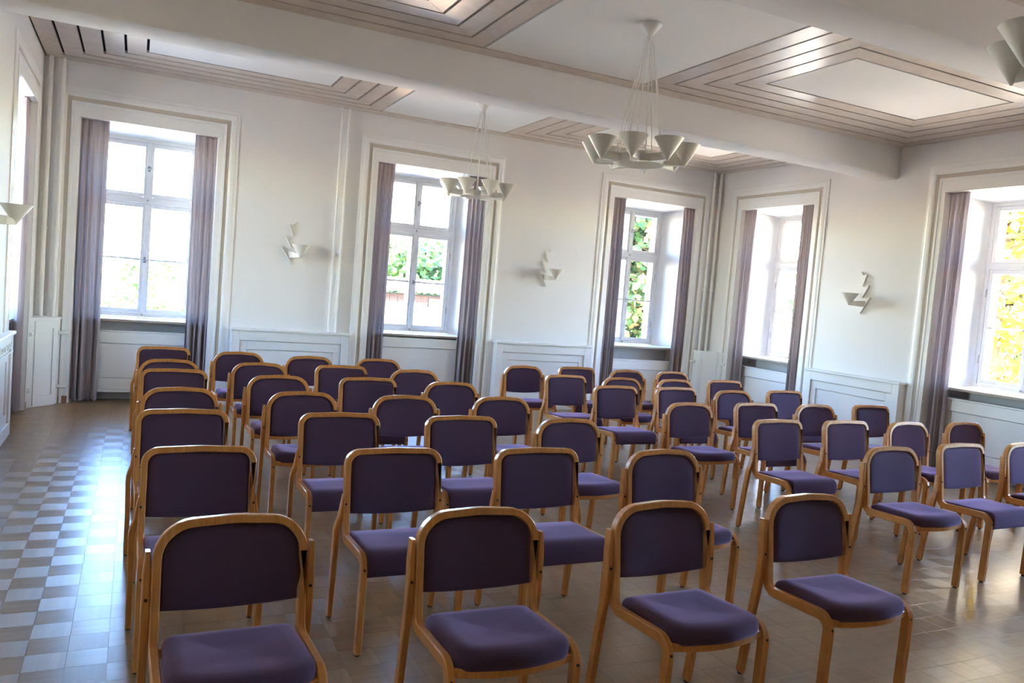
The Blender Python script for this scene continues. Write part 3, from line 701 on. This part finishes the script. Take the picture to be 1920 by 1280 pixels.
def make_chair(kind, label):
    A = kind == 'A'
    top, R, crown = (.845, .115, .014) if A else (.852, .062, .008)
    t = thing('chair', label, 'chair', group='round-shouldered purple chairs' if A else 'square-shouldered purple chairs')
    fr, arch, right = strip_frames(top, R, crown)
    hx, hw = .0145, .0215
    for L, s in ((fr, -1), (list(reversed(right)), 1)):
        bm = bmesh.new(); sweep(bm, L[0:8], hx, hw, .004); lg = obj('leg', bm, MBEECH, t, smooth=35)
        bm = bmesh.new(); lathe(bm, [(.011, 0), (.013, .003), (.013, .012)], 10, s*XH, -.442); obj('glide', bm, MGLIDE, lg)
        bm = bmesh.new(); sweep(bm, L[7:9], hx, hw, .004); obj('seat_rail', bm, MBEECH, t, smooth=35)
    bm = bmesh.new(); sweep(bm, fr[8:]+arch[1:-1]+right[:-8], hx, hw, .004); obj('back_frame', bm, MBEECH, t, smooth=35)
    for s in (-1, 1):                         # rear legs
        if A: pts = [(.265, .002, .012), (.265, -.026, .25), (.265, -.050, .42), (.2655, -.062, .50), (.2655, -.062, .60), (.2655, -.056, .68), (.2655, -.049, .755)]
        else: pts = [(.268, .002, .012), (.270, -.026, .25), (.274, -.050, .40), (.2755, -.058, .45), (.275, -.062, .478), (.267, -.065, .508), (.257, -.066, .538), (.252, -.064, .575), (.250, -.058, .64)]
        P = [Vector((s*x, y, z)) for x, y, z in pts]; F = []
        for i, p in enumerate(P):
            tt = (P[min(i+1, len(P)-1)]-P[max(i-1, 0)]).normalized(); th = Vector((1, 0, 0)); wd = tt.cross(th).normalized(); F.append((p, wd.cross(tt), wd))
        bm = bmesh.new(); sc_ = [1]*len(P); sc_[-1] = .55 if A else .3
        sweep(bm, F, .0135, .0205, .004, sc_); lg = obj('leg', bm, MBEECH, t, smooth=35)
        bm = bmesh.new(); lathe(bm, [(.011, 0), (.013, .003), (.013, .012)], 10, s*(.265 if A else .268), .002); obj('glide', bm, MGLIDE, lg)
        # screws: one low on the upright, one at the top of the front leg
        for (x, y, z) in ((s*(.2655 if A else .243), -.0825 if A else -.0915, .60), (s*XH, -.4705, .405)):
            bm = bmesh.new(); m_ = Matrix.Translation((x, y, z)) @ Matrix.Rotation(PI/2, 4, 'X')
            bmesh.ops.create_cone(bm, cap_ends=True, segments=10, radius1=.0058, radius2=.0058, depth=.006, matrix=m_); obj('screw', bm, MSOCKET, t)
    # backrest pad
    lean = (LEAN1-LEAN0).normalized(); l3 = Vector((0, lean.x, lean.y)); wd = Vector((0, -lean.y, lean.x))
    out = arch_outline(top, R, crown, .0150, .557 if A else .55, .012)
    cs = Vector((0, (max(p.y for p in out)+min(p.y for p in out))/2)); rings = []
    base = Vector((0, LEAN0.x, LEAN0.y))
    for k, d in ((.5, .016), (.9, .015), (.975, .008), (1, 0), (.995, -.008), (.975, -.015), (.93, -.020), (.8, -.024), (.5, -.027), (.15, -.028)):
        rings.append([base+Vector(((p.x-cs.x)*k, 0, 0))+l3*(cs.y+(p.y-cs.y)*k)+wd*(-d-.018*(1-((p.x*k)/XH)**2)) for p in out])
    bm = bmesh.new(); loft(bm, rings); obj('backrest', bm, MPURPLE, t, smooth=60)
    # seat
    bm = bmesh.new()
    if A:
        o2 = round_poly([(0, -.085), (-.21, -.085), (-.221, -.30), (-.226, -.462), (0, -.512), (.226, -.462), (.221, -.30), (.21, -.085), (0, -.085)], [.03, .3, .075, .45, .075, .3, .03], 6)[:-1]
        def zt(y): return .449+.013*max(0, (-y-.1)/.36)
        cs = Vector((0, -.29)); rings = []
        for k, dz in ((.4, -.035), (.93, -.035), (.985, -.028), (1, -.010), (.997, .008), (.98, .020), (.945, .029), (.86, .037), (.7, .038), (.4, .028), (.1, .025)):
            rings.append([Vector(((p.x)*k, cs.y+(p.y-cs.y)*k, zt(cs.y+(p.y-cs.y)*k)+dz)) for p in o2])
        loft(bm, rings)
    else:
        prof = [(-.085, .420), (-.078, .435), (-.083, .455), (-.10, .467), (-.20, .472), (-.30, .473), (-.38, .480), (-.425, .483), (-.455, .476), (-.472, .458), (-.478, .43), (-.478, .395), (-.474, .372), (-.462, .366), (-.45, .372), (-.44, .41), (-.42, .418), (-.2, .418)]
        cen = Vector((-.27, .44)); rings = []
        for x, k in ((-.2235, .80), (-.2225, .93), (-.215, .98), (-.20, 1), (-.10, 1.0), (0, 1.0), (.10, 1.0), (.20, 1), (.215, .98), (.2225, .93), (.2235, .80)):
            ring_ = []
            for y, z in prof:
                kk = k if (z > .425 and y > -.44) or y < -.44 else 1
                ring_.append(Vector((x, cen.x+(y-cen.x)*(1-(1-k)*.12), z-(1-k)*.08*(1 if z > .43 else 0))))
            rings.append(ring_)
        loft(bm, rings)
    obj('seat', bm, MPURPLE, t, smooth=60)
    # front rail, bowed under the seat
    bm = bmesh.new(); F = []
    bow = .046 if A else .006
    zr_ = .424 if A else .395
    for k in range(11):
        x = -.225+.45*k/10; y = -.440-bow*(1-(x/.225)**2) if A else -.435
        F.append((Vector((x, y, zr_-(.0 if A else .01))), Vector((0, 1, 0)), Vector((0, 0, 1))))
    sweep(bm, F, .008, .016, .003); obj('front_rail', bm, MBEECH, t, smooth=35)
    bm = bmesh.new(); box(bm, -.225, .225, -.10, -.082, .405, .435, bev=.003); obj('rear_rail', bm, MBEECH, t)
    return t
# chair positions on the floor (metres): four seats left of the aisle, then the right block
ROWS = [
 [('A', 1.368, -7.592), ('A', 2.261, -7.647), ('A', 3.097, -7.681), ('A', 3.934, -7.686)],
 [('B', 1.337, -6.495), ('B', 2.245, -6.591), ('B', 3.037, -6.634), ('A', 3.833, -6.688), ('A', 5.731, -6.702), ('B', 6.501, -6.672), ('A', 7.289, -6.654)],
 [('B', 1.316, -5.461), ('B', 2.213, -5.547), ('B', 2.991, -5.634), ('A', 3.778, -5.669), ('B', 5.666, -5.708), ('B', 6.379, -5.741), ('A', 7.107, -5.755), ('A', 7.879, -5.743)],
 [('A', 1.344, -4.515), ('A', 2.160, -4.608), ('A', 2.906, -4.703), ('A', 3.712, -4.695), ('A', 5.469, -4.844), ('B', 6.243, -4.836), ('A', 7.013, -4.814), ('B', 7.737, -4.847)],
 [('B', 1.346, -3.514), ('A', 2.135, -3.690), ('B', 2.878, -3.743), ('A', 3.614, -3.829), ('B', 5.341, -3.853), ('B', 6.076, -3.852), ('A', 6.761, -3.923), ('B', 7.532, -3.878)],
 [('A', 1.338, -2.748), ('A', 2.107, -2.783), ('B', 2.852, -2.858), ('A', 3.556, -2.962), ('B', 5.225, -3.054), ('A', 5.934, -3.058), ('A', 6.652, -3.073), ('B', 7.381, -3.070)],
 [('B', 1.319, -1.678), ('A', 2.026, -1.837), ('A', 2.714, -2.002), ('A', 3.458, -2.006), ('A', 5.153, -2.170), ('B', 5.886, -2.147), ('A', 6.564, -2.219), ('A', 7.264, -2.208)]]
ORD = ['first', 'second', 'third', 'fourth']
RN = ['the front row nearest the camera', 'the second row', 'the third row', 'the fourth row', 'the fifth row', 'the sixth row', 'the last row by the windows']
protos = {}
used = {'A': False, 'B': False}
for ri, R_ in enumerate(ROWS):
    for ci, (k, x, y) in enumerate(R_):
        blk, n_ = ('left', ci) if ci < 4 else ('right', ci-4)
        lab = '%s-shouldered purple chair, %s from left in %s, %s block' % ('round' if k == 'A' else 'square', ORD[n_], RN[ri], blk)
        if k not in protos: o = protos[k] = make_chair(k, lab)
        else: o = copy_tree(protos[k])
        o['label'] = lab; o.location = (x, y, 0)
        o.rotation_euler = (0, 0, math.radians(random.Random(ri*10+ci).uniform(-1.2, 1.2)))

# ------------------------------------------------------------------ outside
GZ = -.9
bm = bmesh.new(); box(bm, -60, 80, -60, 80, GZ-.2, GZ); bpy_ground = tag(obj('ground', bm, MGRAVEL), kind='structure')
def tree(name, label, x, y, h, rx, rz, n, leaf, mat, seed, low=0.3, trunk=.18):
    rn = random.Random(seed); t = thing(name, label, 'tree' if name.startswith('tree') or 'tree' in name else 'bush', (x, y, GZ), group=None)
    bm = bmesh.new(); tube(bm, [(0, 0, -.05), (.05, 0, h*.3), (0, .08, h*.6), (.02, .02, h*.9)], [trunk, trunk*.8, trunk*.5, trunk*.15], 8)
    tips = []
    for k in range(14):
        a = rn.uniform(0, 2*PI); z0 = h*rn.uniform(low, .75); L = rx*rn.uniform(.6, .95)
        e = Vector((L*math.cos(a), L*math.sin(a), z0+L*rn.uniform(.1, .5))); tips.append(e)
        tube(bm, [(0, 0, z0), e*.5+Vector((0, 0, z0*.5+.1)), e], [trunk*.35, trunk*.2, trunk*.05], 5)
    obj('trunk', bm, MBARK, t, smooth=60)
    bm = bmesh.new(); cl = [Vector((0, 0, h*.75))]+tips
    for k in range(26):
        a = rn.uniform(0, 2*PI); q = rn.uniform(.1, .95); cz = h*(low+(1-low)*rn.random())
        cl.append(Vector((rx*q*math.cos(a), rx*q*math.sin(a), cz)))
    for k in range(n):
        c_ = rn.choice(cl); r_ = rx*.34
        p = c_+Vector((rn.gauss(0, r_*.6), rn.gauss(0, r_*.6), rn.gauss(0, r_*.45)))
        if p.z < .05: continue
        d1 = Vector((rn.gauss(0, 1), rn.gauss(0, 1), rn.gauss(0, .5))).normalized(); d2 = d1.cross(Vector((rn.gauss(0, 1), rn.gauss(0, 1), rn.gauss(0, 1)))).normalized()
        L = leaf*rn.uniform(.7, 1.3); W = L*.62
        v = [bm.verts.new(q) for q in (p-d1*L*.5, p+d2*W*.5-d1*L*.05, p+d1*L*.5, p-d2*W*.5-d1*L*.05)]
        bm.faces.new(v)
    tag(obj('foliage', bm, mat, t), kind='stuff')
tree('autumn_tree', 'leafy green tree turning orange outside the window near the far corner', 14.1, 8.6, 8.5, 2.9, 3, 36000, .26, MLEAFG, 1, low=.04)
tree('maple_tree', 'bright yellow maple tree seen through the right hand window', 16.0, -.75, 6.5, 1.7, 2, 4200, .24, MLEAFY, 2, low=.22)
tree('dark_tree', 'dark green tree behind the yellow maple outside the right window', 22.5, 3.2, 10, 4.2, 3, 16000, .34, MLEAFG, 7, low=.1)
tree('lawn_tree', 'pale hazy tree behind the hut outside the middle back window', 9.6, 14.5, 4.1, 2.6, 2, 6000, .26, MLEAFB, 3, low=.2)
tree('birch_tree', 'pale hazy tree farther left behind the hut outside the middle back window', 13.4, 20.0, 4.6, 2.1, 2, 4000, .26, MLEAFB, 4, low=.2)
tree('shrub', 'pale shrub outside the first back window', 1.15, 7.5, 2.55, .75, 1, 900, .18, MLEAFB, 5, low=.35, trunk=.05)
# hut with a corrugated roof and a pale board fence in front
hut = thing('garden_hut', 'brown board hut with corrugated roof outside the middle back window', 'hut', (7.6, 9.2, GZ))
bm = bmesh.new(); box(bm, -2.2, 2.2, -1.0, 1.2, 0, 2.35); obj('wall', bm, MHUT, hut)
for k in range(22):
    bm = bmesh.new(); x = -2.2+.2*k; box(bm, x+.004, x+.196, -1.02-.006*(k % 2), -1.0, .02, 2.33); obj('plank', bm, MHUT, hut)
bm = bmesh.new(); rings = []
for k in range(121):
    x = -2.5+5.0*k/120; z = .018*math.sin(k*2*PI/4)
    rings.append([(x, -1.35, 2.42+z), (x, 1.5, 2.75+z), (x, 1.5, 2.765+z), (x, -1.35, 2.435+z)])
loft(bm, rings); obj('roof', bm, MROOF, hut)
bm = bmesh.new(); box(bm, .0, .55, -1.06, -1.03, 1.95, 2.28); obj('blue_panel', bm, MBLUE, hut)
fen = thing('board_fence', 'pale upright board fence in front of the brown hut', 'fence', (7.3, 7.4, GZ))
for k in range(26):
    bm = bmesh.new(); x = -2.0+.155*k; hh = 2.08+(.12 if k > 19 else 0)+.012*math.sin(k*2.1); box(bm, x, x+.148, -.012, .012, 0, hh, bev=.004); obj('plank', bm, MFENCE, fen)
bm = bmesh.new(); box(bm, -2.0, 2.0, .012, .05, .4, .5); box(bm, -2.0, 2.0, .012, .05, 1.6, 1.7); obj('rail', bm, MFENCE, fen)
